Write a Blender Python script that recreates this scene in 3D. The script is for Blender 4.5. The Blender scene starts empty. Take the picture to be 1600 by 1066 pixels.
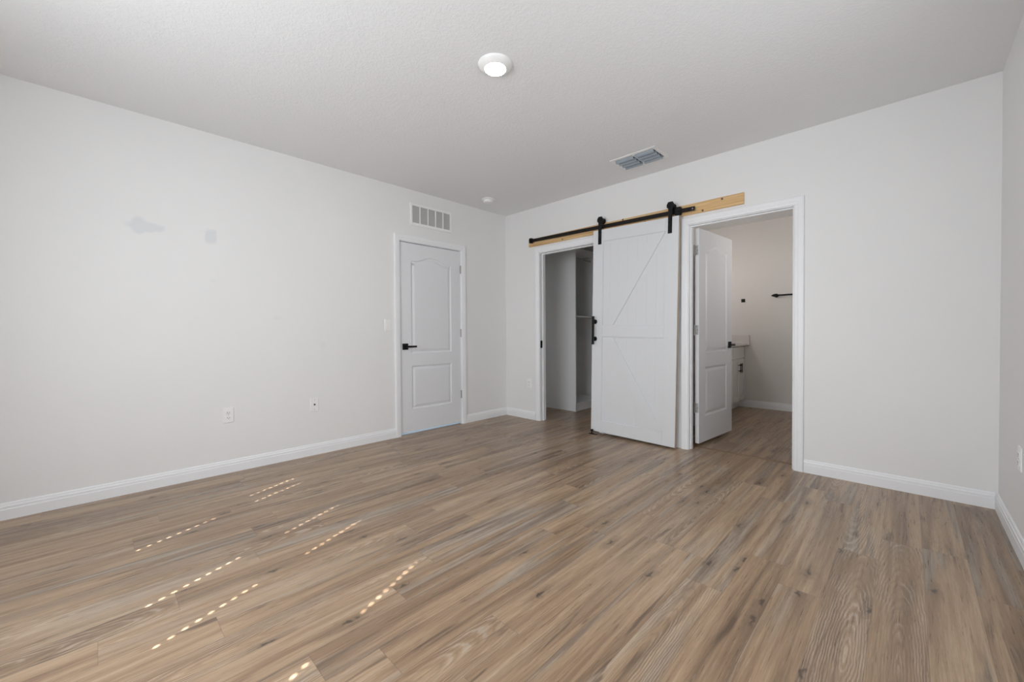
import bpy, bmesh, math, random
from mathutils import Vector, Matrix
random.seed(7)
S = bpy.context.scene
COL = S.collection
H, W, T, YW = 2.62, 4.202, 0.11, -4.80      # ceiling height, room width, wall thickness, window wall

# ------------------------------------------------------------------ camera
cd = bpy.data.cameras.new('camera'); cam = bpy.data.objects.new('camera', cd); COL.objects.link(cam)
yaw, tilt, roll = -0.7753, 0.0148, -0.0065
f = Vector((math.sin(yaw)*math.cos(tilt), math.cos(yaw)*math.cos(tilt), -math.sin(tilt)))
r0 = Vector((math.cos(yaw), -math.sin(yaw), 0)); u0 = r0.cross(f)
r = r0*math.cos(roll) + u0*math.sin(roll); u = -r0*math.sin(roll) + u0*math.cos(roll)
M = Matrix((r, u, -f)).transposed().to_4x4(); M.translation = Vector((3.8112, -3.7793, 1.0851))
cam.matrix_world = M
cd.sensor_fit = 'HORIZONTAL'; cd.sensor_width = 36; cd.lens = 632.734/1600*36
cd.shift_y = -3.6214/1600; cd.clip_start = 0.02
S.camera = cam

# ------------------------------------------------------------------ light
S.view_settings.view_transform = 'Standard'; S.view_settings.look = 'None'
S.view_settings.gamma = 1; S.view_settings.use_curve_mapping = False
S.view_settings.exposure = 0.07
S.cycles.max_bounces = 14; S.cycles.diffuse_bounces = 8; S.cycles.glossy_bounces = 4
S.cycles.transparent_max_bounces = 8; S.cycles.sample_clamp_indirect = 4
wd = bpy.data.worlds.new('sky'); S.world = wd; wd.use_nodes = True
wd.node_tree.nodes['Background'].inputs[0].default_value = (0.62, 0.75, 1, 1)
wd.node_tree.nodes['Background'].inputs[1].default_value = 0.5

def lamp(name, kind, loc, energy, color, direction=None, **kw):
    l = bpy.data.lights.new(name, kind); l.energy = energy; l.color = color
    for k, v in kw.items(): setattr(l, k, v)
    o = bpy.data.objects.new(name, l); COL.objects.link(o); o.location = loc
    if direction is not None:
        o.rotation_euler = Vector(direction).to_track_quat('-Z', 'Y').to_euler()
    return o
el = math.atan(0.923)
lamp('sun', 'SUN', (0, -9, 6), 62.0, (1, .96, .91), (-.403*math.cos(el), .915*math.cos(el), -math.sin(el)), angle=math.radians(.42))
# daylight that comes through the two blinds of the twin window behind the camera
for i, (xa, xb) in enumerate(((1.44, 2.26), (2.36, 3.18))):
    lamp('daylight_and_fill', 'AREA', ((xa+xb)/2, YW+.07, 1.48), 26, (.92, .963, 1), (0, 1, -.06), shape='RECTANGLE', size=xb-xa, size_y=1.3, spread=math.radians(172))
lamp('daylight_and_fill', 'AREA', (W-.06, -2.25, 1.5), 15, (.91, .958, 1), (-1, .06, -.08), shape='RECTANGLE', size=1.5, size_y=1.2)  # fill light at the added right-hand window, evens the left wall and corner
lamp('bathroom_lamp', 'AREA', (1.68, 1.62, 2.05), 2.0, (1, .93, .87), (.48, 1, -.3), shape='RECTANGLE', size=.16, size_y=.3, spread=math.radians(130))
lamp('bathroom_fill', 'AREA', (4.12, 1.25, 1.75), 9.5, (1, .95, .90), (-1, .1, .42), shape='RECTANGLE', size=.9, size_y=.6, spread=math.radians(130))  # added fill from the right for the open door's face, no real source
lamp('hall_daylight', 'AREA', (-.75, -1.1, 2.4), 14, (.72, .86, 1), (0, 0, -1), shape='SQUARE', size=.6)

# ------------------------------------------------------------------ materials
def new_mat(name):
    m = bpy.data.materials.new(name); m.use_nodes = True
    nt = m.node_tree; b = nt.nodes['Principled BSDF']
    return m, nt, b
def node(nt, t, **kw):
    n = nt.nodes.new(t)
    for k, v in kw.items():
        if k == 'ins':
            for i, val in v.items():
                if isinstance(val, bpy.types.NodeSocket): nt.links.new(val, n.inputs[i])
                else: n.inputs[i].default_value = val
        else: setattr(n, k, v)
    return n
def mth(nt, op, a, b=None, c=None, clamp=False):
    n = nt.nodes.new('ShaderNodeMath'); n.operation = op; n.use_clamp = clamp
    for i, v in enumerate((a, b, c)):
        if v is None: continue
        if isinstance(v, bpy.types.NodeSocket): nt.links.new(v, n.inputs[i])
        else: n.inputs[i].default_value = v
    return n.outputs[0]
def mixc(nt, fac, a, b, mode='MIX'):
    n = nt.nodes.new('ShaderNodeMix'); n.data_type = 'RGBA'; n.blend_type = mode
    for i, v in ((0, fac), (6, a), (7, b)):
        if isinstance(v, bpy.types.NodeSocket): nt.links.new(v, n.inputs[i])
        else: n.inputs[i].default_value = v if i == 0 else (*v, 1)
    return n.outputs[2]
def ramp(nt, fac, stops):
    n = nt.nodes.new('ShaderNodeValToRGB'); nt.links.new(fac, n.inputs[0])
    e = n.color_ramp.elements
    while len(e) < len(stops): e.new(.5)
    for s, (p, c) in zip(e, stops): s.position = p; s.color = (*c, 1)
    return n.outputs[0]
def grey(v): return (v, v, v)
def plain(name, col, rough=.5, metal=0, spec=.5, noise=0, nscale=30, bump=0, bscale=200):
    m, nt, b = new_mat(name)
    b.inputs['Roughness'].default_value = rough; b.inputs['Metallic'].default_value = metal
    b.inputs['Specular IOR Level'].default_value = spec
    pos = node(nt, 'ShaderNodeNewGeometry').outputs['Position']
    if noise:
        nz = node(nt, 'ShaderNodeTexNoise', ins={'Vector': pos, 'Scale': nscale, 'Detail': 3.0})
        c = mixc(nt, nz.outputs[0], [x*(1-noise) for x in col], [min(1, x*(1+noise)) for x in col])
        nt.links.new(c, b.inputs['Base Color'])
    else: b.inputs['Base Color'].default_value = (*col, 1)
    if bump:
        nz = node(nt, 'ShaderNodeTexNoise', ins={'Vector': pos, 'Scale': bscale, 'Detail': 2.0})
        bp = node(nt, 'ShaderNodeBump', ins={'Strength': bump, 'Distance': .002, 'Height': nz.outputs[0]})
        nt.links.new(bp.outputs[0], b.inputs['Normal'])
    return m

WHITE_PAINT = plain('white_trim_paint', (.84, .85, .87), .35, spec=.4, noise=.01)
DOOR_PAINT = plain('white_door_paint', (.76, .77, .795), .38, spec=.4, noise=.012)
BARN_PAINT = plain('white_barn_door_paint', (.70, .715, .735), .42, spec=.35, noise=.012, bump=.1, bscale=90)
BROWN_EDGE = plain('brown_board_edge', (.50, .40, .31), .7, noise=.15, nscale=40)  # brown colour for the barn door's side edge strip
PLASTIC = plain('white_plastic', (.86, .86, .86), .3)
SLOT = plain('dark_slot', (.03, .03, .03), .6)
BLACK = plain('matte_black_metal', (.007, .007, .0075), .5, spec=.22, noise=.2)
RAIL_BLACK = plain('black_steel_rail', (.011, .008, .007), .45, spec=.25, noise=.25, nscale=15)
NICKEL = plain('satin_nickel', (.40, .39, .38), .38, metal=.85, noise=.12, nscale=90)
LEAF = plain('brushed_hinge_leaf', (.46, .46, .45), .4, metal=.25, noise=.1, nscale=90)
ORG = plain('closet_panel_laminate', (.82, .825, .83), .45)
GRILLE = plain('grille_grey_enamel', (.62, .62, .615), .5)
VENT_BLUE = plain('blue_grey_vent_enamel', (.33, .385, .44), .4, noise=.08)
DUCT = plain('dark_duct', (.10, .11, .12), .7)
CAB = plain('cabinet_paint', (.70, .695, .685), .4)
STONE = plain('pale_countertop', (.66, .63, .61), .2, noise=.04, nscale=25)
HALL_FLOOR = plain('pale_hall_tile', (.62, .66, .70), .4)

def make_wall(name, col, patches=False):
    m, nt, b = new_mat(name)
    pos = node(nt, 'ShaderNodeNewGeometry').outputs['Position']
    big = node(nt, 'ShaderNodeTexNoise', ins={'Vector': pos, 'Scale': 1.7, 'Detail': 4.0, 'Roughness': .6})
    c = mixc(nt, big.outputs[0], [x*.975 for x in col], [min(1, x*1.02) for x in col])
    if patches:      # touched-up filler and scuffs left on the paint
        xyz = node(nt, 'ShaderNodeSeparateXYZ', ins={0: pos}).outputs
        wob = node(nt, 'ShaderNodeTexNoise', ins={'Vector': pos, 'Scale': 22.0, 'Detail': 4.0}).outputs[0]
        wob = mth(nt, 'SUBTRACT', wob, .5)
        def blot(cy, cz, ry, rz, box=False):
            dy = mth(nt, 'DIVIDE', mth(nt, 'SUBTRACT', xyz[1], cy), ry)
            dz = mth(nt, 'DIVIDE', mth(nt, 'SUBTRACT', xyz[2], cz), rz)
            if box: d = mth(nt, 'POWER', mth(nt, 'ADD', mth(nt, 'POWER', mth(nt, 'ABSOLUTE', dy), 4.0), mth(nt, 'POWER', mth(nt, 'ABSOLUTE', dz), 4.0)), .25)
            else: d = mth(nt, 'SQRT', mth(nt, 'ADD', mth(nt, 'MULTIPLY', dy, dy), mth(nt, 'MULTIPLY', dz, dz)))
            d = mth(nt, 'ADD', d, mth(nt, 'MULTIPLY', wob, .7))
            n = node(nt, 'ShaderNodeMapRange', interpolation_type='SMOOTHSTEP', ins={0: d, 1: 1.2, 2: .7, 3: 0.0, 4: 1.0})
            return n.outputs[0]
        p = mth(nt, 'MAXIMUM', blot(-3.540, 1.842, .108, .036), blot(-3.575, 1.848, .045, .062))
        p = mth(nt, 'MAXIMUM', p, blot(-3.168, 1.832, .038, .055, True))
        sm = mth(nt, 'MAXIMUM', blot(-3.16, 1.50, .02, .012), blot(-2.72, 1.22, .03, .02))
        sm = mth(nt, 'MAXIMUM', sm, blot(-2.35, .98, .025, .03))
        p = mth(nt, 'MAXIMUM', p, mth(nt, 'MULTIPLY', sm, .3))
        c = mixc(nt, mth(nt, 'MULTIPLY', p, .72), c, (.675, .695, .72))
    nt.links.new(c, b.inputs['Base Color'])
    b.inputs['Roughness'].default_value = .62; b.inputs['Specular IOR Level'].default_value = .3
    nz = node(nt, 'ShaderNodeTexNoise', ins={'Vector': pos, 'Scale': 70.0, 'Detail': 3.0})
    bp = node(nt, 'ShaderNodeBump', ins={'Strength': .12, 'Distance': .002, 'Height': nz.outputs[0]})
    nt.links.new(bp.outputs[0], b.inputs['Normal'])
    return m
WALL = make_wall('wall_paint', (.80, .80, .80))
WALL_L = make_wall('wall_paint_with_patches', (.80, .80, .80), True)
BATH_WALL = make_wall('bathroom_wall_paint', (.74, .72, .70))

def make_ceiling():
    m, nt, b = new_mat('knockdown_ceiling_paint')
    pos = node(nt, 'ShaderNodeNewGeometry').outputs['Position']
    b.inputs['Base Color'].default_value = (.825, .832, .845, 1); b.inputs['Roughness'].default_value = .8
    b.inputs['Specular IOR Level'].default_value = .2
    nz = node(nt, 'ShaderNodeTexNoise', ins={'Vector': pos, 'Scale': 60.0, 'Detail': 3.0, 'Roughness': .55, 'Distortion': .8})
    hgt = node(nt, 'ShaderNodeMapRange', ins={0: nz.outputs[0], 1: .46, 2: .58})
    bp = node(nt, 'ShaderNodeBump', ins={'Strength': .26, 'Distance': .003, 'Height': hgt.outputs[0]})
    nt.links.new(bp.outputs[0], b.inputs['Normal'])
    return m
CEIL = make_ceiling()

def make_floor():
    m, nt, b = new_mat('oak_vinyl_planks')
    L = nt.links
    pos = node(nt, 'ShaderNodeNewGeometry').outputs['Position']
    xyz = node(nt, 'ShaderNodeSeparateXYZ', ins={0: pos}).outputs
    PW, PL = .15, 1.22
    uu = mth(nt, 'DIVIDE', mth(nt, 'SUBTRACT', xyz[0], 3.865-30*PW), PW)
    row = mth(nt, 'FLOOR', uu); fu = mth(nt, 'FRACT', uu)
    rr = node(nt, 'ShaderNodeTexWhiteNoise', noise_dimensions='1D', ins={'W': mth(nt, 'ADD', row, 3.3)}).outputs['Value']
    vv = mth(nt, 'ADD', mth(nt, 'DIVIDE', xyz[1], PL), mth(nt, 'MULTIPLY', rr, 7.0))
    colm = mth(nt, 'FLOOR', vv); fv = mth(nt, 'FRACT', vv)
    idv = node(nt, 'ShaderNodeCombineXYZ', ins={0: row, 1: colm, 2: 1.7}).outputs[0]
    wn = node(nt, 'ShaderNodeTexWhiteNoise', noise_dimensions='3D', ins={'Vector': idv})
    rv, rc = wn.outputs['Value'], wn.outputs['Color']
    off = node(nt, 'ShaderNodeVectorMath', operation='MULTIPLY', ins={0: rc, 1: (31.0, 47.0, 9.0)}).outputs[0]
    pv = node(nt, 'ShaderNodeVectorMath', operation='ADD', ins={0: pos, 1: off}).outputs[0]
    rgb = node(nt, 'ShaderNodeSeparateXYZ', ins={0: rc}).outputs
    def streak(sx, sy, detail, rough=.55, dist=0.0):
        v = node(nt, 'ShaderNodeVectorMath', operation='MULTIPLY', ins={0: pv, 1: (sx, sy, 1.0)}).outputs[0]
        return node(nt, 'ShaderNodeTexNoise', ins={'Vector': v, 'Scale': 1.0, 'Detail': detail, 'Roughness': rough, 'Distortion': dist}).outputs[0]
    def step(x, a, c, lo=0.0, hi=1.0):
        return node(nt, 'ShaderNodeMapRange', interpolation_type='SMOOTHSTEP', ins={0: x, 1: a, 2: c, 3: lo, 4: hi}).outputs[0]
    broad = step(streak(15, .8, 3, .5, .5), .30, .70)
    mid = step(streak(46, 1.3, 4, .6, .4), .30, .70)
    fine = streak(210, 7, 3, .7)
    t = mth(nt, 'ADD', mth(nt, 'MULTIPLY', rv, .26), mth(nt, 'ADD', mth(nt, 'MULTIPLY', broad, .44), mth(nt, 'MULTIPLY', mid, .30)))
    base = ramp(nt, t, [(.08, (.145, .092, .057)), (.30, (.255, .166, .101)), (.50, (.345, .232, .143)), (.68, (.420, .292, .185)), (.90, (.495, .366, .248))])
    # grey limed zones
    gz = step(streak(10, .7, 2, .5, .8), .50, .62)
    gsel = mth(nt, 'MULTIPLY', gz, step(rgb[1], .2, .8, .15, .9))
    greyc = ramp(nt, mid, [(.05, (.185, .142, .108)), (.5, (.298, .242, .190)), (.95, (.415, .348, .280))])
    c = mixc(nt, gsel, base, greyc)
    # cathedral grain: elongated loops of pale lines on some boards
    dx = mth(nt, 'MULTIPLY', mth(nt, 'ADD', mth(nt, 'SUBTRACT', fu, .5), mth(nt, 'MULTIPLY', mth(nt, 'SUBTRACT', rgb[0], .5), .7)), PW)
    dy = mth(nt, 'MULTIPLY', mth(nt, 'SUBTRACT', fv, rgb[1]), PL*.085)
    dd = mth(nt, 'SQRT', mth(nt, 'ADD', mth(nt, 'MULTIPLY', dx, dx), mth(nt, 'MULTIPLY', dy, dy)))
    dd = mth(nt, 'ADD', dd, mth(nt, 'MULTIPLY', streak(26, 7, 3, .6), .016))
    loops = mth(nt, 'SINE', mth(nt, 'MULTIPLY', dd, 2*math.pi/.0075))
    cath = mth(nt, 'MULTIPLY', step(loops, .25, .95), step(streak(12, 2.0, 2), .44, .58))
    cath = mth(nt, 'MULTIPLY', cath, step(rgb[2], .52, .72, .04, .60))
    c = mixc(nt, mth(nt, 'MULTIPLY', step(loops, -.2, -.95), step(rgb[2], .52, .72, .03, .28)), c, (.15, .105, .075))
    c = mixc(nt, cath, c, (.50, .425, .345))
    # fine pores
    c = mixc(nt, step(fine, .36, .66, .30, 0.0), c, (.14, .092, .06))
    c = mixc(nt, step(streak(300, 14, 2), .58, .75, 0.0, .25), c, (.54, .44, .34))
    # dark mineral streaks and knots
    crack = mth(nt, 'MULTIPLY', step(streak(34, 1.7, 4, .6, .7), .55, .66), step(streak(6, 1.5, 2), .46, .58))
    c = mixc(nt, mth(nt, 'MULTIPLY', crack, .72), c, (.085, .055, .038))
    kv = node(nt, 'ShaderNodeVectorMath', operation='MULTIPLY', ins={0: pv, 1: (9.0, 2.3, 1.0)}).outputs[0]
    kwob = node(nt, 'ShaderNodeTexNoise', ins={'Vector': pv, 'Scale': 34.0, 'Detail': 3.0})
    kv = node(nt, 'ShaderNodeVectorMath', operation='ADD', ins={0: kv, 1: node(nt, 'ShaderNodeVectorMath', operation='MULTIPLY', ins={0: kwob.outputs[1], 1: (.34, .20, 0)}).outputs[0]}).outputs[0]
    vor = node(nt, 'ShaderNodeTexVoronoi', voronoi_dimensions='2D', ins={'Vector': kv, 'Scale': 1.0})
    ksel = step(node(nt, 'ShaderNodeSeparateXYZ', ins={0: vor.outputs['Color']}).outputs[0], .73, .79)
    c = mixc(nt, mth(nt, 'MULTIPLY', step(vor.outputs['Distance'], .34, .06, 0, .5), ksel), c, (.15, .10, .068))
    c = mixc(nt, mth(nt, 'MULTIPLY', step(vor.outputs['Distance'], .10, .02, 0, .85), ksel), c, (.05, .036, .027))
    # joints
    eu = mth(nt, 'MINIMUM', fu, mth(nt, 'SUBTRACT', 1.0, fu)); ev = mth(nt, 'MINIMUM', fv, mth(nt, 'SUBTRACT', 1.0, fv))
    joint = mth(nt, 'MAXIMUM', step(eu, .012, .003), step(ev, .0015, .0004))
    c = mixc(nt, mth(nt, 'MULTIPLY', joint, .4), c, (.13, .09, .065))
    L.new(c, b.inputs['Base Color'])
    b.inputs['Specular IOR Level'].default_value = .5
    L.new(step(fine, .3, .7, .27, .36), b.inputs['Roughness'])
    hh = mth(nt, 'SUBTRACT', mth(nt, 'MULTIPLY', fine, .6), joint)
    bp = node(nt, 'ShaderNodeBump', ins={'Strength': .12, 'Distance': .0012, 'Height': hh})
    L.new(bp.outputs[0], b.inputs['Normal'])
    return m
FLOOR = make_floor()

def make_pine():
    m, nt, b = new_mat('raw_pine')
    pos = node(nt, 'ShaderNodeNewGeometry').outputs['Position']
    v = node(nt, 'ShaderNodeVectorMath', operation='MULTIPLY', ins={0: pos, 1: (2.2, 20.0, 60.0)}).outputs[0]
    nz = node(nt, 'ShaderNodeTexNoise', ins={'Vector': v, 'Scale': 1.0, 'Detail': 4.0, 'Distortion': .6}).outputs[0]
    c = ramp(nt, nz, [(.25, (.50, .30, .13)), (.5, (.66, .43, .20)), (.75, (.76, .54, .29))])
    nt.links.new(c, b.inputs['Base Color']); b.inputs['Roughness'].default_value = .6
    return m
PINE = make_pine()

def emit(name, col, s):
    m, nt, b = new_mat(name)
    b.inputs['Base Color'].default_value = (.9, .9, .9, 1)
    b.inputs['Emission Color'].default_value = (*col, 1); b.inputs['Emission Strength'].default_value = s
    return m
LENS = emit('lit_lens', (1, .95, .88), 80.0)
def make_glass():
    m, nt, b = new_mat('window_glass'); nt.nodes.remove(b)
    out = nt.nodes['Material Output']
    t = node(nt, 'ShaderNodeBsdfTransparent'); g = node(nt, 'ShaderNodeBsdfGlossy', ins={'Roughness': .02})
    mx = node(nt, 'ShaderNodeMixShader', ins={0: .06, 1: t.outputs[0], 2: g.outputs[0]})
    nt.links.new(mx.outputs[0], out.inputs[0]); return m
GLASS = make_glass()

# ------------------------------------------------------------------ mesh helpers
class MB:
    def __init__(s): s.b = bmesh.new()
    def box(s, x0, x1, y0, y1, z0, z1, rot=None):
        vs = [Vector((x, y, z)) for x in (x0, x1) for y in (y0, y1) for z in (z0, z1)]
        if rot:
            ctr = Vector(((x0+x1)/2, (y0+y1)/2, (z0+z1)/2)); vs = [rot @ (v-ctr) + ctr for v in vs]
        v = [s.b.verts.new(p) for p in vs]
        for q in ((0, 1, 3, 2), (4, 6, 7, 5), (0, 4, 5, 1), (2, 3, 7, 6), (0, 2, 6, 4), (1, 5, 7, 3)): s.b.faces.new([v[i] for i in q])
        return s
    def prism(s, pts, d, org=(0, 0, 0)):      # closed polygon of 3D points extruded along d
        d = Vector(d); o = Vector(org)
        a = [s.b.verts.new(Vector(p)+o) for p in pts]; c = [s.b.verts.new(Vector(p)+o+d) for p in pts]
        s.b.faces.new(a); s.b.faces.new(c[::-1]); n = len(a)
        for i in range(n): s.b.faces.new((a[i], c[i], c[(i+1) % n], a[(i+1) % n]))
        return s
    def lathe(s, prof, ctr, axis='z', seg=40):  # prof: (radius, height) pairs
        ctr = Vector(ctr); rings = []
        for r_, h_ in prof:
            ring = []
            for k in range(seg):
                a = 2*math.pi*k/seg; c_, s_ = r_*math.cos(a), r_*math.sin(a)
                p = {'z': (c_, s_, h_), 'y': (c_, h_, s_), 'x': (h_, c_, s_)}[axis]
                ring.append(s.b.verts.new(ctr+Vector(p)))
            rings.append(ring)
        for a, c in zip(rings, rings[1:]):
            for k in range(seg): s.b.faces.new((a[k], a[(k+1) % seg], c[(k+1) % seg], c[k]))
        for ring in (rings[0], rings[-1]):
            s.b.faces.new(ring)
        return s
    def cyl(s, ctr, r_, h0, h1, axis='z', seg=32): return s.lathe([(r_, h0), (r_, h1)], ctr, axis, seg)
    def quad(s, *p): s.b.faces.new([s.b.verts.new(Vector(q)) for q in p]); return s
    def build(s, name, m, parent=None, bevel=0, smooth=False, weld=False):
        if weld: bmesh.ops.remove_doubles(s.b, verts=s.b.verts, dist=1e-5)
        bmesh.ops.recalc_face_normals(s.b, faces=s.b.faces)
        me = bpy.data.meshes.new(name); s.b.to_mesh(me); s.b.free(); me.materials.append(m)
        o = bpy.data.objects.new(name, me); COL.objects.link(o)
        if parent: o.parent = parent
        if smooth:
            for p in me.polygons: p.use_smooth = True
            try: me.set_sharp_from_angle(angle=math.radians(38))
            except Exception: pass
        if bevel:
            md = o.modifiers.new('bevel', 'BEVEL'); md.width = bevel; md.segments = 2; md.limit_method = 'ANGLE'; md.angle_limit = math.radians(40)
        return o
def struct(o): o['kind'] = 'structure'; return o
def tag(o, label, cat, group=None):
    o['label'] = label; o['category'] = cat
    if group: o['group'] = group
    return o
def thing(name, label, cat, loc=(0, 0, 0), rot=(0, 0, 0), group=None):
    o = bpy.data.objects.new(name, None); COL.objects.link(o); o.location = loc; o.rotation_euler = rot
    o.empty_display_size = .05
    return tag(o, label, cat, group)
def holder(name, loc=(0, 0, 0), rot=(0, 0, 0)):
    o = bpy.data.objects.new(name, None); COL.objects.link(o); o.location = loc; o.rotation_euler = rot
    o.empty_display_size = .05
    return struct(o)

# ------------------------------------------------------------------ shell
DY0, DY1 = -1.572, -.748          # left wall door opening (rough)
CX0, CX1 = .575, 1.43             # closet opening
BX0, BX1 = 2.366, 3.182           # bathroom opening
DH = 2.07
struct(MB().box(-1.4, 4.4, -4.95, 2.95, -.06, 0).build('floor', FLOOR))
struct(MB().box(-1.4, 4.4, -4.95, 2.95, H, H+.08).build('ceiling', CEIL))
struct(MB().box(-T, 0, YW-.12, DY0, 0, H).box(-T, 0, DY1, T, 0, H).box(-T, 0, DY0, DY1, DH, H).build('wall_left', WALL_L))
struct(MB().box(0, CX0, 0, T, 0, H).box(CX1, BX0, 0, T, 0, H).box(BX1, W+.11, 0, T, 0, H)
       .box(CX0, CX1, 0, T, DH, H).box(BX0, BX1, 0, T, DH-.008, H).build('wall_back', WALL))
RY0, RY1 = -3.02, -1.48            # unseen window added in the right wall to even out the room light
struct(MB().box(W, W+.11, YW-.12, RY0, 0, H).box(W, W+.11, RY1, 0, 0, H).box(W, W+.11, RY0, RY1, 0, .88).box(W, W+.11, RY0, RY1, 2.12, H).build('wall_right', WALL))
WX0, WX1, WZ0, WZ1 = 1.40, 3.215, .86, 2.20
struct(MB().box(0, WX0, YW-.12, YW, 0, H).box(WX1, W, YW-.12, YW, 0, H).box(WX0, WX1, YW-.12, YW, 0, WZ0)
       .box(WX0, WX1, YW-.12, YW, WZ1, H).build('wall_front', WALL))
# closet and bathroom shells
struct(MB().box(-T, 0, T, 2.3, 0, H).build('wall_closet_left', WALL))
struct(MB().box(0, 1.46, 2.2, 2.3, 0, H).build('wall_closet_back', WALL))
struct(MB().box(1.46, 1.57, T, 2.75, 0, H).build('wall_bathroom_left', BATH_WALL))
struct(MB().box(1.57, 2.37, .99, 1.09, 0, 1.97).build('bathroom_light_blocker', BATH_WALL))  # unseen wall added to keep the gap behind the open door dark
struct(MB().box(1.57, 4.31, 2.72, 2.83, 0, H).build('wall_bathroom_back', BATH_WALL))
struct(MB().box(W, W+.11, T, 2.72, 0, H).build('wall_bathroom_right', BATH_WALL))
struct(MB().box(-1.3, -1.2, -2.4, T, 0, H).box(-1.2, -T, -2.4, -2.3, 0, H).box(-1.2, -T, T, T+.1, 0, H).build('wall_hall', WALL))
struct(MB().box(-1.2, -.035, -2.3, T, 0, .004).build('floor_hall', HALL_FLOOR))

# ------------------------------------------------------------------ baseboards
BB = [(0, 0), (.0145, 0), (.0145, .060), (.0125, .064), (.0125, .078), (.009, .083), (.007, .094), (.004, .0985), (0, .0985)]
def base(name, runs):
    m = MB()
    for p0, p1, n in runs:      # n: direction out of the wall
        n = Vector((*n, 0)); a = Vector((*p0, 0)); d = Vector((*p1, 0))-a
        m.prism([a + n*q + Vector((0, 0, z)) for q, z in BB], d)
    return struct(m.build(name, WHITE_PAINT))
base('baseboard_left', [((0, YW), (0, -1.627), (1, 0)), ((0, -.692), (0, 0), (1, 0))])
base('baseboard_back', [((.0145, 0), (.513, 0), (0, -1)), ((3.24, 0), (W-.0145, 0), (0, -1))])
base('baseboard_right', [((W, YW), (W, 0), (-1, 0))])
base('baseboard_bathroom', [((2.06, 2.72), (W, 2.72), (0, -1))])

# ------------------------------------------------------------------ door trims (casing + jamb + stop)
CAS = [(0, 0), (.0, .010), (.006, .013), (.022, .0145), (.026, .017), (.052, .0185), (.060, .016), (.062, .011), (.062, 0)]
def trim(name, a0, a1, ztop, plane, jt, stop_at, depth, both=False):
    """plane 'x': wall x=0 facing +x, run along y; 'y': wall y=0 facing -y, run along x."""
    m = MB()
    P = (lambda a, d, z: Vector((d, a, z))) if plane == 'x' else (lambda a, d, z: Vector((a, -d, z)))
    A0, A1 = a0-.006, a1+.006; Z = ztop+.006
    outer = [(A0, A0-.062), (A1, A1+.062)]
    # mitred casing: profile swept along left leg, head, right leg
    secs = []
    for k, (ca, cz, sa, sz) in enumerate(((A0, 0, -1, 0), (A0, Z, -1, 1), (A1, Z, 1, 1), (A1, 0, 1, 0))):
        secs.append([m.b.verts.new(P(ca+sa*w_, t_, cz+sz*w_)) for w_, t_ in CAS])
    for s0, s1 in zip(secs, secs[1:]):
        n = len(s0)
        for i in range(n): m.b.faces.new((s0[i], s1[i], s1[(i+1) % n], s0[(i+1) % n]))
    m.b.faces.new(secs[0]); m.b.faces.new(secs[-1])
    def bx(aa, ab, da, db, za, zb):
        p, q = P(aa, da, za), P(ab, db, zb)
        m.box(min(p.x, q.x), max(p.x, q.x), min(p.y, q.y), max(p.y, q.y), za, zb)
    bx(a0-.012, a0, .0, -depth, 0, ztop+.012); bx(a1, a1+.012, .0, -depth, 0, ztop+.012); bx(a0, a1, .0, -depth, ztop, ztop+.012)
    if stop_at is not None:
        s0, s1 = stop_at
        bx(a0, a0+.011, -s0, -s1, 0, ztop-.0); bx(a1-.011, a1, -s0, -s1, 0, ztop); bx(a0+.011, a1-.011, -s0, -s1, ztop-.011, ztop)
    return m.build(name, WHITE_PAINT)
t1 = struct(trim('trim_1', -1.562, -.756, 2.058, 'x', 0, (.055, .09), T))
t2 = struct(trim('trim_2', .587, 1.418, 2.052, 'y', 0, (.050, .085), T))
t3 = struct(trim('trim_3', 2.3745, 3.170, 2.050, 'y', 0, (.030, .066), .098))
MB().box(.5868, .5895, .008, .044, .895, .985).build('strike_plate', BLACK, t2)['label'] = 'black strike plate'
# transition strip of the bathroom doorway
s = MB().prism([(2.39, .128, 0), (2.39, .138, .005), (2.39, .150, .0065), (2.39, .162, .005), (2.39, .172, 0)], (.79, 0, 0)).build('threshold_strip', plain('threshold_wood', (.20, .125, .075), .35, noise=.2, nscale=40))
tag(s, 'thin wood-look transition strip across the floor of the bathroom doorway', 'threshold')

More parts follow.
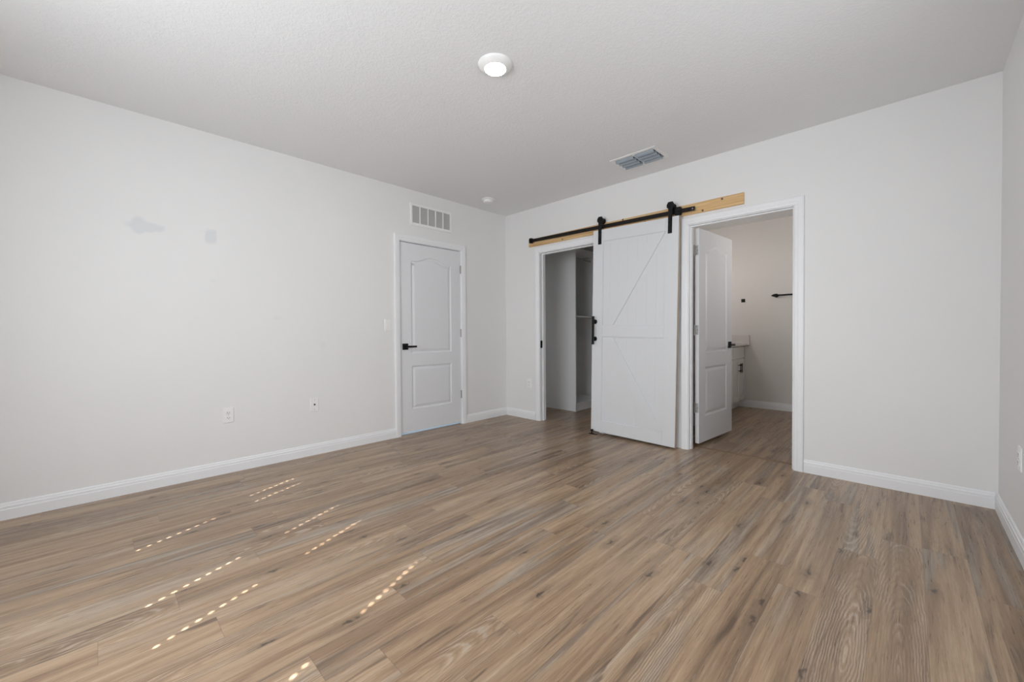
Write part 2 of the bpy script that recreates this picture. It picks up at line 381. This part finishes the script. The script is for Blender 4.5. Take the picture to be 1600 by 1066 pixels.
# ------------------------------------------------------------------ two-panel arch-top door slab
def door_slab(parent, w, z0, z1, th, mat, panels):
    """local: x 0..w from the hinge, y 0..th, z. panels: (zbottom, ztop, arch height)"""
    m = MB(); st = .133
    prof = [(0, 0), (.004, .002), (.010, .0065), (.017, .0085), (.024, .0080), (.034, .0045), (.044, .0020), (.050, .0016)]
    for side in (0, 1):
        Y = lambda d: (d if side == 0 else th-d)
        def q(*p): m.b.faces.new([m.b.verts.new((x, Y(0), z)) for x, z in p])
        q((0, z0), (st, z0), (st, z1), (0, z1)); q((w-st, z0), (w, z0), (w, z1), (w-st, z1))
        zs = z0
        for (pb, pt, ah) in panels:
            q((st, zs), (w-st, zs), (w-st, pb), (st, pb))
            N = 36 if ah else 1
            top = []
            for i in range(N+1):
                t_ = i/N; s_ = min(1, max(0, (t_-.09)/.82))
                top.append((st+(w-2*st)*t_, pt + ah*(.5-.5*math.cos(2*math.pi*s_))**.92))
            out = [(st, pb), (w-st, pb)] + top[::-1]
            n = len(out)
            # inward normals
            rings = []
            for off, dep in prof:
                ring = []
                for i in range(n):
                    p0, p1, p2 = Vector(out[i-1]), Vector(out[i]), Vector(out[(i+1) % n])
                    e1 = (p1-p0).normalized(); e2 = (p2-p1).normalized()
                    n1 = Vector((-e1.y, e1.x)); n2 = Vector((-e2.y, e2.x))
                    bis = (n1+n2); bis = bis/max(.3, bis.length_squared/2) if bis.length > 1e-6 else n1
                    p = p1 + bis*off
                    ring.append(m.b.verts.new((p.x, Y(dep), p.y)))
                rings.append(ring)
            for a, c in zip(rings, rings[1:]):
                for i in range(n): m.b.faces.new((a[i], a[(i+1) % n], c[(i+1) % n], c[i]))
            m.b.faces.new(rings[-1])
            if ah:      # rail above the arch is filled down to the curve
                nz = z1
                for (xa, za), (xb, zb) in zip(top, top[1:]): q((xa, za), (xb, zb), (xb, nz), (xa, nz))
                zs = None
            else: zs = pt
    for a, c in (((0, 0), (0, th)), ((w, 0), (w, th))):
        m.quad((a[0], a[1], z0), (c[0], c[1], z0), (c[0], c[1], z1), (a[0], a[1], z1))
    m.quad((0, 0, z0), (w, 0, z0), (w, th, z0), (0, th, z0)); m.quad((0, 0, z1), (w, 0, z1), (w, th, z1), (0, th, z1))
    return m.build('door_slab', mat, parent, weld=True)
PANELS = [(.265, .735, 0), (.868, 1.868, .058)]

def lever(parent, x, z, face, out, toward, edge_x=None):
    """square rose + flat lever; face: y of the slab face, out: -1/+1 direction, toward: -1/+1 along x"""
    h = MB().box(x-.033, x+.033, *sorted((face, face+out*.009)), z-.033, z+.033).build('door_handle', BLACK, parent, bevel=.0015)
    h['label'] = 'square black lever handle'
    MB().cyl((x, face, z), .011, *sorted((out*.008, out*.052)), axis='y', seg=20).box(*sorted((x-toward*.011, x+toward*.112)), *sorted((face+out*.042, face+out*.056)), z-.010, z+.010).build('lever', BLACK, h, bevel=.002)
    return h

# closed door in the left wall: local +x runs from the hinge (y=-.757) towards -y
d1 = holder('door_1', (-.010, -.7585, 0), (0, 0, -math.pi/2))
d1['label'] = 'closed white two-panel arch-top door in the left wall'
door_slab(d1, .7985, .027, 2.051, .035, DOOR_PAINT, PANELS)
# local y 0 is at x=-.010 ... local +y = +x world; keep slab behind the wall face
for c in d1.children: c.location.y = -.035
def lv1():
    return lever(d1, .7445, .944, 0.0, 1, -1)
lv1()
def hinge(parent, x, y, z, axis_label='hinge', leaf=None):
    m = MB().cyl((x, y, z), .0074, -.0445, .0445, seg=14).cyl((x, y, z), .0045, -.049, .049, seg=12)
    for k in (-1, 1): m.cyl((x, y, z), .0078, k*.0145-.0006, k*.0145+.0006, seg=14)
    if leaf:
        (xa, xb, ya, yb) = leaf; m.box(xa, xb, ya, yb, z-.044, z+.044)
    h = m.build('hinge', NICKEL, parent, smooth=True); h['label'] = 'satin nickel hinge'
    return h
for z in (1.838, 1.085, .356): hinge(d1, -.001, .0075, z, leaf=(.0005, .003, -.02, .004))

# bathroom door, swung open into the bathroom
d2 = holder('door_2', (2.380, .136, 0), (0, 0, math.radians(90-4.6)))
d2['label'] = 'white two-panel door standing open into the bathroom'
# local x runs into the bathroom, local +y points to -x world: slab occupies y -.035..0
door_slab(d2, .768, .036, 2.046, .035, DOOR_PAINT, [(a+.012, b_+.012, c_) for a, b_, c_ in PANELS])
for c in d2.children: c.location.y = -.035
for s_, out in ((-.035, -1), (0, 1)): lever(d2, .768-.062, .944, s_, out, -1)
MB().box(.7678, .7695, -.029, -.006, .915, .973).build('latch_plate', BLACK, d2)
for z in (1.843, 1.100, .368):
    h = hinge(d2, -.006, .004, z)
    lf = MB().box(-.0018, .0006, -.030, .001, z-.0445, z+.0445)
    lf = lf.build('hinge_leaf', LEAF, h)
    sc = MB()
    for dz, dy in ((-.03, -.012), (0, -.023), (.03, -.012)): sc.cyl((-.0018, dy, z+dz), .0035, -.0008, .0005, axis='x', seg=10)
    sc.build('screw', SLOT, h)
    # leaf on the jamb
    MB().box(2.3744, 2.3762, .066, .098, z-.0445, z+.0445).build('hinge_leaf', LEAF, t3)

# ------------------------------------------------------------------ barn door
bd = thing('sliding_barn_door', 'white sliding barn door with diagonal braces hanging from the black rail', 'door', (1.8275, -.055, .0235), (0, .0195, 0))
hw, bh = .452, 2.123
core = MB().box(-hw, hw, -.025, 0, 0, bh).build('door_panel', BARN_PAINT, bd)
g = MB()      # tongue-and-groove boards
nb = 9; bw = (2*hw-.01)/nb
for i in range(nb):
    xa = -hw+.005+i*bw
    g.box(xa+.0002, xa+bw-.0002, -.0262, -.0235, .004, bh-.004)
g.build('tongue_and_groove_board', BARN_PAINT, bd, bevel=.0004)
SW = .122; FZ = (-.0355, -.0255)
def board(name, *p):
    return MB().prism([(x, FZ[1], z) for x, z in p], (0, FZ[0]-FZ[1], 0)).build(name, BARN_PAINT, bd, bevel=.0012)
board('stile', (-hw, 0), (-hw+SW, 0), (-hw+SW, bh), (-hw, bh)); board('stile', (hw-SW, 0), (hw, 0), (hw, bh), (hw-SW, bh))
i0, i1 = -hw+SW+.0008, hw-SW-.0008
MZ = (1.008, 1.128)
for za, zb in ((0, .124), MZ, (bh-.122, bh)): board('rail', (i0, za), (i1, za), (i1, zb), (i0, zb))
e = .0013
board('brace', (i0, MZ[1]+e), (i0+.125, MZ[1]+e), (i1, bh-.122-e), (i1-.125, bh-.122-e))
board('brace', (i0, MZ[0]-e), (i1-.125, .124+e), (i1, .124+e), (i0+.125, MZ[0]-e))
ed = MB().box(hw-.0002, hw+.0012, -.034, -.001, .002, bh-.002).build('edge_strip', BROWN_EDGE, bd); ed['label'] = 'brownish side edge'
# strap hangers with their wheels
for xh in (-.372, .372):
    y0 = -.0355
    st_ = MB().prism([(xh-.019, y0, bh-.150), (xh+.019, y0, bh-.150), (xh+.019, y0, bh+.075), (xh+.034, y0, bh+.092), (xh+.034, y0, bh+.115), (xh+.020, y0, bh+.138), (xh-.020, y0, bh+.138), (xh-.034, y0, bh+.115), (xh-.034, y0, bh+.092), (xh-.019, y0, bh+.075)], (0, -.005, 0))
    st_ = st_.build('hanger_strap', BLACK, bd, bevel=.001); st_['label'] = 'black steel hanger strap'
    MB().lathe([(.012, -.0355), (.031, -.0345), (.031, -.030), (.024, -.027), (.023, -.0), (.023, .018), (.031, .020), (.031, .024), (.012, .025)], (xh, 0, bh+.100), 'y', 28).build('wheel', BLACK, st_, smooth=True)
    bl = MB()
    for zz in (bh+.104, bh-.025, bh-.125): bl.cyl((xh, y0-.005, zz), .0095, -.006, 0, 'y', 6).cyl((xh, y0-.005, zz), .005, -.008, 0, 'y', 12)
    bl.build('bolt', BLACK, st_)
# pull handle: bar on two round posts
ph = MB().box(-.427, -.403, -.085, -.071, .925, 1.222).build('pull_handle', BLACK, bd, bevel=.003); ph['label'] = 'black bar pull handle'
for zz in (.984, 1.164):
    MB().lathe([(.0235, -.0355), (.0235, -.0440), (.0105, -.0460), (.0105, -.072)], (-.415, 0, zz), 'y', 24).build('handle_post', BLACK, ph, smooth=True)
# floor guide
fg = thing('barn_door_floor_guide', 'small black floor guide at the lower left corner of the barn door', 'floor guide', (1.402, -.112, 0))
MB().box(-.028, .060, -.016, .016, 0, .005).build('base_plate', BLACK, fg, bevel=.001)
MB().lathe([(.006, .004), (.006, .028), (.012, .029), (.016, .034), (.016, .046), (.012, .050), (.004, .0505)], (0, 0, 0), 'z', 24).build('roller', BLACK, fg, smooth=True)
MB().lathe([(.007, .004), (.007, .010), (.004, .012)], (.045, 0, 0), 'z', 12).build('screw', NICKEL, fg)

# ------------------------------------------------------------------ header board and rail
hb = MB().box(.428, 2.826, -.019, 0, 2.1445, 2.2385).build('header_board', PINE, None, bevel=.001)
hb = tag(hb, 'long raw pine header board on the back wall behind the black rail', 'board')
KNOT = plain('pine_knot', (.13, .07, .035), .6)
for x_, z_ in ((2.50, 2.157), (2.66, 2.222), (.95, 2.158), (1.72, 2.231), (1.96, 2.160)): MB().lathe([(.0095, -.0189), (.0085, -.0198), (.004, -.0199)], (x_, 0, z_), 'y', 14).build('knot', KNOT, hb)
rl = thing('barn_door_rail', 'long black flat steel rail mounted on the pine board above the doorways', 'rail', (1.465, -.041, 2.198), (0, .0135, 0))
MB().box(-.978, .978, -.006, 0, -.019, .019).build('rail_bar', RAIL_BLACK, rl, bevel=.0008)
for x_ in (-.90, -.45, .0, .45, .925):
    MB().cyl((x_, 0, 0), .011, -.0, .022, 'y', 18).build('spacer', BLACK, rl)
    MB().cyl((x_, 0, 0), .0105, -.0115, -.006, 'y', 6).build('bolt', BLACK, rl)
for x_ in (.955, .925): MB().cyl((x_+.004, 0, 0), .0065, -.0068, -.006, 'y', 14).build('screw_hole', NICKEL, rl)
for x_, hx, hz in ((-.972, .018, .029), (.832, .025, .036)):
    sp = MB().box(x_-hx, x_+hx, -.026, .012, -hz, hz).build('end_stop', BLACK, rl, bevel=.003); sp['label'] = 'black end stop block'
    MB().cyl((x_, -.026, 0), .012, -.010, 0, 'y', 18).build('rubber_buffer', BLACK, sp)

# ------------------------------------------------------------------ wall plates
def plate(name, label, cat, loc, rz, group=None):
    """local: x along the wall, -y out of it"""
    t_ = thing(name, label, cat, loc, (0, 0, rz), group)
    MB().prism([(-.0355, 0, -.058), (.0355, 0, -.058), (.0355, -.0035, -.058), (.0325, -.006, -.058), (-.0325, -.006, -.058), (-.0355, -.0035, -.058)], (0, 0, .116)).build('cover_plate', PLASTIC, t_, bevel=.0012)
    return t_
def outlet(label, loc, rz, group=None):
    t_ = plate('power_outlet', label, 'outlet', loc, rz, group)
    for dz in (-.0195, .0195):
        rc = MB().box(-.017, .017, -.0085, -.0055, dz-.0145, dz+.0145).build('receptacle', PLASTIC, t_, bevel=.002)
        MB().box(-.0085, -.0060, -.0090, -.008, dz-.003, dz+.007).box(.0060, .0085, -.0090, -.008, dz-.003, dz+.006).cyl((0, 0, dz-.008), .0028, -.0090, -.008, 'y', 12).build('slot', SLOT, rc)
    MB().cyl((0, 0, 0), .0025, -.0072, -.0058, 'y', 10).build('screw', NICKEL, t_)
    return t_
L90 = math.pi/2
outlet('white double power outlet low on the left wall, farthest from the doors', (0, -3.077, .452), L90)
outlet('small white power outlet low beside the closet doorway near the room corner', (.408, 0, .448), 0)
outlet('white power outlet low on the right wall at the edge of the photo', (W, -.665, .458), -L90)
cb = plate('cable_outlet', 'white wall plate with one dark cable jack, low on the left wall', 'cable outlet', (0, -2.433, .452), L90)
MB().lathe([(.0075, -.0055), (.0075, -.009), (.0048, -.0095), (.0048, -.016)], (0, 0, 0), 'y', 14).build('cable_jack', SLOT, cb)
for dz in (-.042, .042): MB().cyl((0, 0, dz), .003, -.0070, -.0058, 'y', 10).build('screw', NICKEL, cb)
sw = plate('light_switch', 'white rocker light switch on the left wall beside the closed door', 'light switch', (0, -1.708, 1.171), L90)
MB().prism([(-.0165, -.0058, -.033), (-.0165, -.0105, -.033), (-.0165, -.0075, .0), (-.0165, -.0068, .033), (-.0165, -.0058, .033)], (.033, 0, 0)).build('rocker', PLASTIC, sw, bevel=.0008)

# ------------------------------------------------------------------ return grille over the left door
rg = thing('return_air_grille', 'white return air grille with five grey louvred panels above the closed door', 'air vent', (0, -1.162, 2.3635), (0, 0, L90))
gw, gh, fw = .2705, .1175, .0235
gz0, gz1 = -gh+.030, gh-.024
fr = MB().box(-gw, -gw+fw, -.010, 0, -gh, gh).box(gw-fw, gw, -.010, 0, -gh, gh).box(-gw+fw, gw-fw, -.010, 0, -gh, gz0).box(-gw+fw, gw-fw, -.010, 0, gz1, gh)
fr.build('frame', PLASTIC, rg, bevel=.002)
cell = (2*(gw-fw)+.012)/5
for i in range(4):
    x_ = -gw+fw+(i+1)*cell-.012
    MB().box(x_, x_+.012, -.010, -.001, gz0, gz1).build('mullion', PLASTIC, rg)
for i in range(5):
    xa = -gw+fw+i*cell; m = MB(); nf = 22
    m.box(xa, xa+cell-.012, -.0012, -.0002, gz0, gz1)
    for k in range(nf):
        zc = gz0+(k+.5)*(gz1-gz0)/nf
        m.box(xa, xa+cell-.012, -.0085, -.0015, zc-.0006, zc+.0006, Matrix.Rotation(math.radians(-38), 3, 'X'))
    lv = m.build('louvre_panel', GRILLE, rg); lv['label'] = 'grey louvred panel'

# ------------------------------------------------------------------ ceiling supply register
cv = thing('ceiling_air_register', 'blue grey two-bay air register in the ceiling near the back wall', 'air vent', (2.0975, -.4075, H))
ax, ay = .2125, .1425
MB().box(-ax, ax, -ay, -ay+.034, -.006, 0).box(-ax, ax, ay-.034, ay, -.006, 0).box(-ax, -ax+.034, -ay+.034, ay-.034, -.006, 0).box(ax-.034, ax, -ay+.034, ay-.034, -.006, 0).build('frame', PLASTIC, cv, bevel=.002)
MB().box(-.007, .007, -ay+.034, ay-.034, -.008, -.001).build('divider', PLASTIC, cv)
MB().box(-ax+.03, ax-.03, -ay+.03, ay-.03, -.0012, -.0004).build('duct_back', DUCT, cv)
for sx in (-1, 1):
    xa, xb = sorted((sx*.008, sx*(ax-.035)))
    for k in range(4):
        yc = -ay+.052+k*.058; m = MB(); pts = []
        for j in range(7):
            a_ = j/6*1.15; pts.append((yc+.030*(1-math.cos(a_))*1.2-.012, -.0012-.026*math.sin(a_)))
        pr = [(xa, y_, z_) for y_, z_ in pts] + [(xa, y_+.0015, z_) for y_, z_ in reversed(pts)]
        m.prism(pr, (xb-xa, 0, 0)).build('louvre_blade', VENT_BLUE, cv)

# ------------------------------------------------------------------ ceiling light and smoke detector
dl = thing('disc_downlight', 'lit round white disc downlight on the ceiling', 'ceiling light', (2.112, -2.168, H))
MB().lathe([(.098, 0), (.097, -.004), (.090, -.012), (.074, -.024), (.0615, -.028), (.0595, -.026)], (0, 0, 0), 'z', 64).build('trim_ring', PLASTIC, dl, smooth=True)
MB().lathe([(.0595, -.020), (.059, -.0275), (.047, -.0295), (.02, -.0305), (.002, -.0305)], (0, 0, 0), 'z', 64).build('lens', LENS, dl, smooth=True)
sd = thing('smoke_detector', 'round white smoke detector on the ceiling in the room corner', 'smoke detector', (.352, -.625, H))
MB().lathe([(.070, 0), (.070, -.010), (.064, -.013)], (0, 0, 0), 'z', 48).build('mounting_base', PLASTIC, sd, smooth=True)
MB().lathe([(.052, -.012), (.056, -.018), (.056, -.036), (.048, -.044), (.012, -.046), (.004, -.046)], (0, 0, 0), 'z', 48).build('cover', PLASTIC, sd, smooth=True)

# ------------------------------------------------------------------ bathroom
vn = thing('bathroom_vanity', 'white bathroom vanity cabinet seen past the open bathroom door', 'cabinet', (1.57, 1.60, 0))
MB().box(.0005, .54, 1.60, 2.719, .105, .882).box(.0005, .485, 1.62, 2.719, 0, .105).build('carcass', CAB, vn)
def shaker(name, ya, yb, za, zb):
    f_ = .052
    m = MB().box(.540, .553, ya, yb, za, zb)
    m.box(.553, .560, ya, ya+f_, za, zb).box(.553, .560, yb-f_, yb, za, zb).box(.553, .560, ya+f_, yb-f_, za, za+f_).box(.553, .560, ya+f_, yb-f_, zb-f_, zb)
    return m.build(name, CAB, vn, bevel=.0012)
for ya, yb, yp in ((2.438, 2.700, 2.468), (2.170, 2.432, 2.402), (1.902, 2.164, 1.932), (1.634, 1.896, 1.866)):
    dr = shaker('door', ya, yb, .115, .700)
    MB().box(.588, .598, yp-.005, yp+.005, .510, .640).box(.560, .590, yp-.004, yp+.004, .530, .540).box(.560, .590, yp-.004, yp+.004, .610, .620).build('pull', BLACK, dr, bevel=.001)
for ya, yb in ((2.170, 2.700), (1.634, 2.164)): MB().box(.540, .560, ya, yb, .708, .868).build('drawer_front', CAB, vn, bevel=.002)
for o in [vn.children_recursive[k] for k in range(len(vn.children_recursive))]:
    if o.parent is vn: o.location.y = -1.60
ct = tag(MB().box(1.57, 2.188, 1.58, 2.7195, .883, .912).build('countertop', STONE, None, bevel=.003), 'pale stone vanity countertop with an upstand against the far bathroom wall', 'countertop')
MB().box(1.59, 2.188, 2.700, 2.7195, .912, 1.030).build('side_splash', STONE, ct, bevel=.002)
MB().box(1.57, 1.59, 1.58, 2.7195, .912, 1.030).build('back_splash', STONE, ct, bevel=.002)
tb = thing('towel_bar', 'black towel bar on the far bathroom wall', 'towel bar', (2.515, 2.72, 1.569))
for x_ in (0, .56):
    MB().lathe([(.026, 0), (.026, -.006), (.012, -.010), (.011, -.062)], (x_, 0, 0), 'y', 24).build('post', BLACK, tb, smooth=True)
MB().lathe([(.001, -.052), (.010, -.038), (.017, -.022), (.021, -.006), (.021, .008), (.015, .020), (.0105, .024), (.0105, .536), (.015, .540), (.021, .552), (.021, .566), (.010, .598), (.001, .612)], (0, -.062, 0), 'x', 20).build('bar', BLACK, tb, smooth=True)
hk = thing('robe_hook', 'small square black hook on the far bathroom wall above the countertop', 'hook', (2.106, 2.72, 1.524))
MB().box(-.024, .024, -.008, 0, -.024, .024).build('back_plate', BLACK, hk, bevel=.0015)
MB().box(-.009, .009, -.045, -.007, -.012, .004).box(-.009, .009, -.049, -.039, -.012, .016).build('peg', BLACK, hk, bevel=.0015)

# ------------------------------------------------------------------ closet fittings
og = thing('closet_organizer', 'tall white closet organizer with a flat end panel inside the dark closet', 'shelving', (.0015, .765, 0))
MB().box(0, .568, 0, .019, 0, 2.40).build('end_panel', ORG, og, bevel=.001)
MB().box(0, .568, .72, .739, 0, 2.40).build('partition', ORG, og, bevel=.001)
MB().box(0, .006, .0195, .7195, .10, 2.38).build('back_panel', ORG, og)
MB().box(.0065, .562, .0195, .7195, .092, .111).build('bottom_shelf', ORG, og)
MB().box(.535, .553, .0195, .7195, .0, .0915).build('toe_kick', ORG, og)
MB().box(.0065, .562, .0195, .7195, 1.292, 1.311).build('shelf', ORG, og)
MB().box(.0065, .562, .0195, .7195, 2.225, 2.244).build('top_shelf', ORG, og)
MB().cyl((.33, 0, 2.165), .014, .0195, .7195, 'y', 20).build('hanging_rod', NICKEL, og, smooth=True)

# ------------------------------------------------------------------ twin window with closed blinds (behind the camera)
w1 = holder('window_1')
fy0, fy1 = YW-.11, YW-.055
m = MB()
for xa, xb in ((WX0, WX0+.012), (2.275, 2.335), (WX1-.02, WX1)): m.box(xa, xb, fy0, fy1, WZ0, WZ1)
for za, zb in ((WZ0, WZ0+.05), (1.605, 1.765), (WZ1-.012, WZ1)): m.box(WX0, WX1, fy0, fy1, za, zb)
m.build('window_frame', WHITE_PAINT, w1)
MB().box(WX0, WX1, YW-.086, YW-.082, WZ0, WZ1).build('pane', GLASS, w1)
MB().box(WX0-.04, WX1+.04, YW-.02, YW+.03, WZ0-.025, WZ0).build('window_sill', WHITE_PAINT, w1)
PITCH = .042
for xa, xb, cols in ((WX0-.001, 2.303, (1.413, 1.548, 2.148)), (2.307, WX1+.001, (2.453, 3.06))):
    m = MB(); hh_ = .0062
    nsl = int((WZ1-WZ0)/PITCH)+2
    for k in range(nsl):
        zc = WZ1+.012-k*PITCH; z0_, z1_ = zc-.0245, zc+.0245
        xs = xa
        for c_ in cols:
            if zc < 1.14 or (c_ == 1.413 and zc < 1.68): continue
            wc = .0042
            m.box(xs, c_-wc, YW-.008, YW-.0068, z0_, z1_, Matrix.Rotation(math.radians(-8), 3, 'X'))
            m.box(c_-wc, c_+wc, YW-.008, YW-.0068, zc+hh_, z1_); m.box(c_-wc, c_+wc, YW-.008, YW-.0068, z0_, zc-hh_)
            xs = c_+wc
        m.box(xs, xb, YW-.008, YW-.0068, z0_, z1_, Matrix.Rotation(math.radians(-8), 3, 'X'))
    m.build('window_blind', PLASTIC, w1)

w2 = holder('added_window')  # made-up window out of view, added for fill light across the room
MB().box(W+.02, W+.08, RY0, RY0+.05, .88, 2.12).box(W+.02, W+.08, RY1-.05, RY1, .88, 2.12).box(W+.02, W+.08, RY0+.05, RY1-.05, .88, .93).box(W+.02, W+.08, RY0+.05, RY1-.05, 2.07, 2.12).box(W+.02, W+.08, RY0+.05, RY1-.05, 1.47, 1.53).build('window_frame', WHITE_PAINT, w2)
MB().box(W+.048, W+.052, RY0+.05, RY1-.05, .93, 2.07).build('pane', GLASS, w2)
MB().box(W-.03, W+.02, RY0-.04, RY1+.04, .855, .88).build('window_sill', WHITE_PAINT, w2)
m = MB()
for k in range(30): m.box(W+.004, W+.007, RY0, RY1, 2.12-.049-k*.042, 2.12-k*.042)
m.build('window_blind', PLASTIC, w2)
